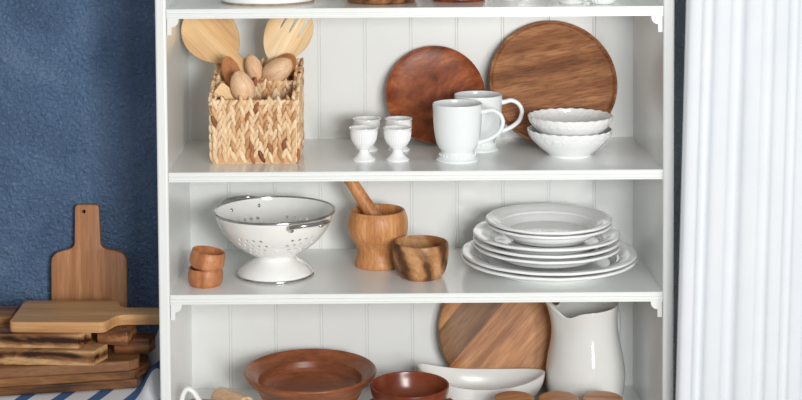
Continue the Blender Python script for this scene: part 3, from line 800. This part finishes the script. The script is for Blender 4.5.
slab('wooden_board', [(-.538,.104),(-.484,.089),(-.475,.136),(-.535,.165)], .9302, .9538, 'burnt_red', 'dark board end with a hole, directly under the paddle board handle', rr=.003, hole=(-.494,.118,.0042))
slab('wooden_board', [(-.514,.128),(-.453,.126),(-.446,.155),(-.46,.172),(-.514,.180)], .9050, .9300, 'burnt_red', 'lower dark board end with a hole, nearest the shelving unit', rr=.003, hole=(-.464,.141,.0042))
slab('wooden_board', [(-.86,.150),(-.692,.148),(-.694,.215),(-.86,.215)], .9302, .9640, 'dark_board', 'scorched board end at the far edge of the stack behind the paddle board', rr=.003)
slab('wooden_board', [(-.86,.136),(-.530,.122),(-.530,.200),(-.86,.215)], .9050, .9300, 'dark_board', 'thick dark board set behind the swirling burnt grain board', rr=.003)
pad = [(-.684,.091),(-.522,.085),(-.506,.128),(-.434,.129),(-.434,.171),(-.508,.173),(-.519,.217),(-.685,.219)]
slab('paddle_board', pad, .9541, .9722, 'maple', 'pale wooden paddle board lying flat on top of the stack', .003, [.012,.014,.02,.002,.002,.02,.014,.012])
po = round_poly([(-.0685,0),(.0685,0),(.0685,.179),(.0215,.190),(.0188,.2675),(-.0250,.2675),(-.0260,.190),(-.0685,.179)], [.006,.006,.022,.014,.008,.008,.014,.022], 7)
pb = obj('paddle_board', prism(po, 0, .016, 'xz'), 'paddle', loc=(-.5840,.2790,.8580), bevel=.003)
punch(pb, -.0085,.2555,.0036,'y')
pb.rotation_euler = (R(-3), 0, 0)
tag(pb, 'reddish wooden paddle board standing upright against the blue wall', 'board')

# ------------------------------------------------------------------ curtain
def curtain():
    bm = BM(); nz, nu = 40, 260; rows = []
    for j in range(nz+1):
        z = .012+(2.25-.012)*j/nz; row = []
        xl = .4085+(z-.88)*.0219
        for i in range(nu+1):
            u = i/nu; s = u*.46
            ph = 2*PI*(s/.0415) + .9*math.sin(s*31+.7) + .35*math.sin(z*1.6+s*9)
            amp = .0085*(.8+.25*math.sin(s*21+1.2))
            fold = 2*math.sqrt(math.sin(ph/2)**2+.03)-1.1+.4*math.sin(ph*.37+.5)
            x = xl + s + .0018*math.sin(2*ph+.5)*(1 if u > .01 else u*100) + (z-.88)*.002*math.sin(s*40)
            y = -.066 - amp*fold + .004*math.sin(z*2.2+s*14)
            row.append(bm.verts.new((x, y, z)))
        rows.append(row)
    for a, b in zip(rows, rows[1:]):
        for i in range(nu): bm.faces.new((a[i], a[i+1], b[i+1], b[i]))
    return bm
o = obj('curtain', curtain(), 'curtain', sharp=180)
sd = o.modifiers.new('thickness', 'SOLIDIFY'); sd.thickness = .0012
tag(o, 'white curtain hanging in soft vertical folds beside the shelving unit', 'curtain')

# ------------------------------------------------------------------ light
w = bpy.data.worlds.new('World'); sc.world = w; w.use_nodes = True
nt = w.node_tree; bg = nt.nodes['Background']
tc = nt.nodes.new('ShaderNodeTexCoord'); sx = nt.nodes.new('ShaderNodeSeparateXYZ'); mr = nt.nodes.new('ShaderNodeMapRange')
nt.links.new(tc.outputs['Generated'], sx.inputs[0]); nt.links.new(sx.outputs[2], mr.inputs[0])
mr.inputs[1].default_value = -.6; mr.inputs[2].default_value = .7; mr.inputs[3].default_value = .27; mr.inputs[4].default_value = .45
nt.links.new(mr.outputs[0], bg.inputs[1]); bg.inputs[0].default_value = (.95,.975,1,1)
def area(name, loc, target, sx, sy, power, color):
    L = bpy.data.lights.new(name, 'AREA'); L.shape = 'RECTANGLE'; L.size = sx; L.size_y = sy; L.energy = power; L.color = color
    o = bpy.data.objects.new(name, L); COL.objects.link(o); o.location = loc
    o.rotation_euler = (Vector(target)-Vector(loc)).to_track_quat('-Z', 'Y').to_euler()
area('key_window', (1.34,-3.4,1.52), (0,.15,1.12), .36, 1.15, 46, (1,.99,.97))
area('fill_lamp', (.42,-2.1,1.60), (0,.15,1.12), .5, .5, 33, (1,1,.99))  # unseen fill lamp added beside the camera to brighten the shelves

# ------------------------------------------------------------------ camera
cam = bpy.data.cameras.new('camera'); co = bpy.data.objects.new('camera', cam); COL.objects.link(co); sc.camera = co
th, ro = .04965, .00682
fw = Vector((0, math.cos(th), -math.sin(th))); up = Vector((0, math.sin(th), math.cos(th))); rt = Vector((1,0,0))
X = rt*math.cos(ro)-up*math.sin(ro); Y = rt*math.sin(ro)+up*math.cos(ro)
m = Matrix((X, Y, -fw)).transposed().to_4x4(); m.translation = Vector((-.06532,-2.48058,1.75)); co.matrix_world = m
cam.sensor_fit = 'HORIZONTAL'; cam.sensor_width = 36; cam.lens = 1550*36/802
cam.shift_x = (401-373.578)/802; cam.shift_y = (-66.285-200)/802
cam.clip_start = .05
sc.view_settings.view_transform = 'Standard'; sc.view_settings.look = 'None'; sc.view_settings.gamma = 1
sc.view_settings.use_curve_mapping = False; sc.view_settings.exposure = -.24
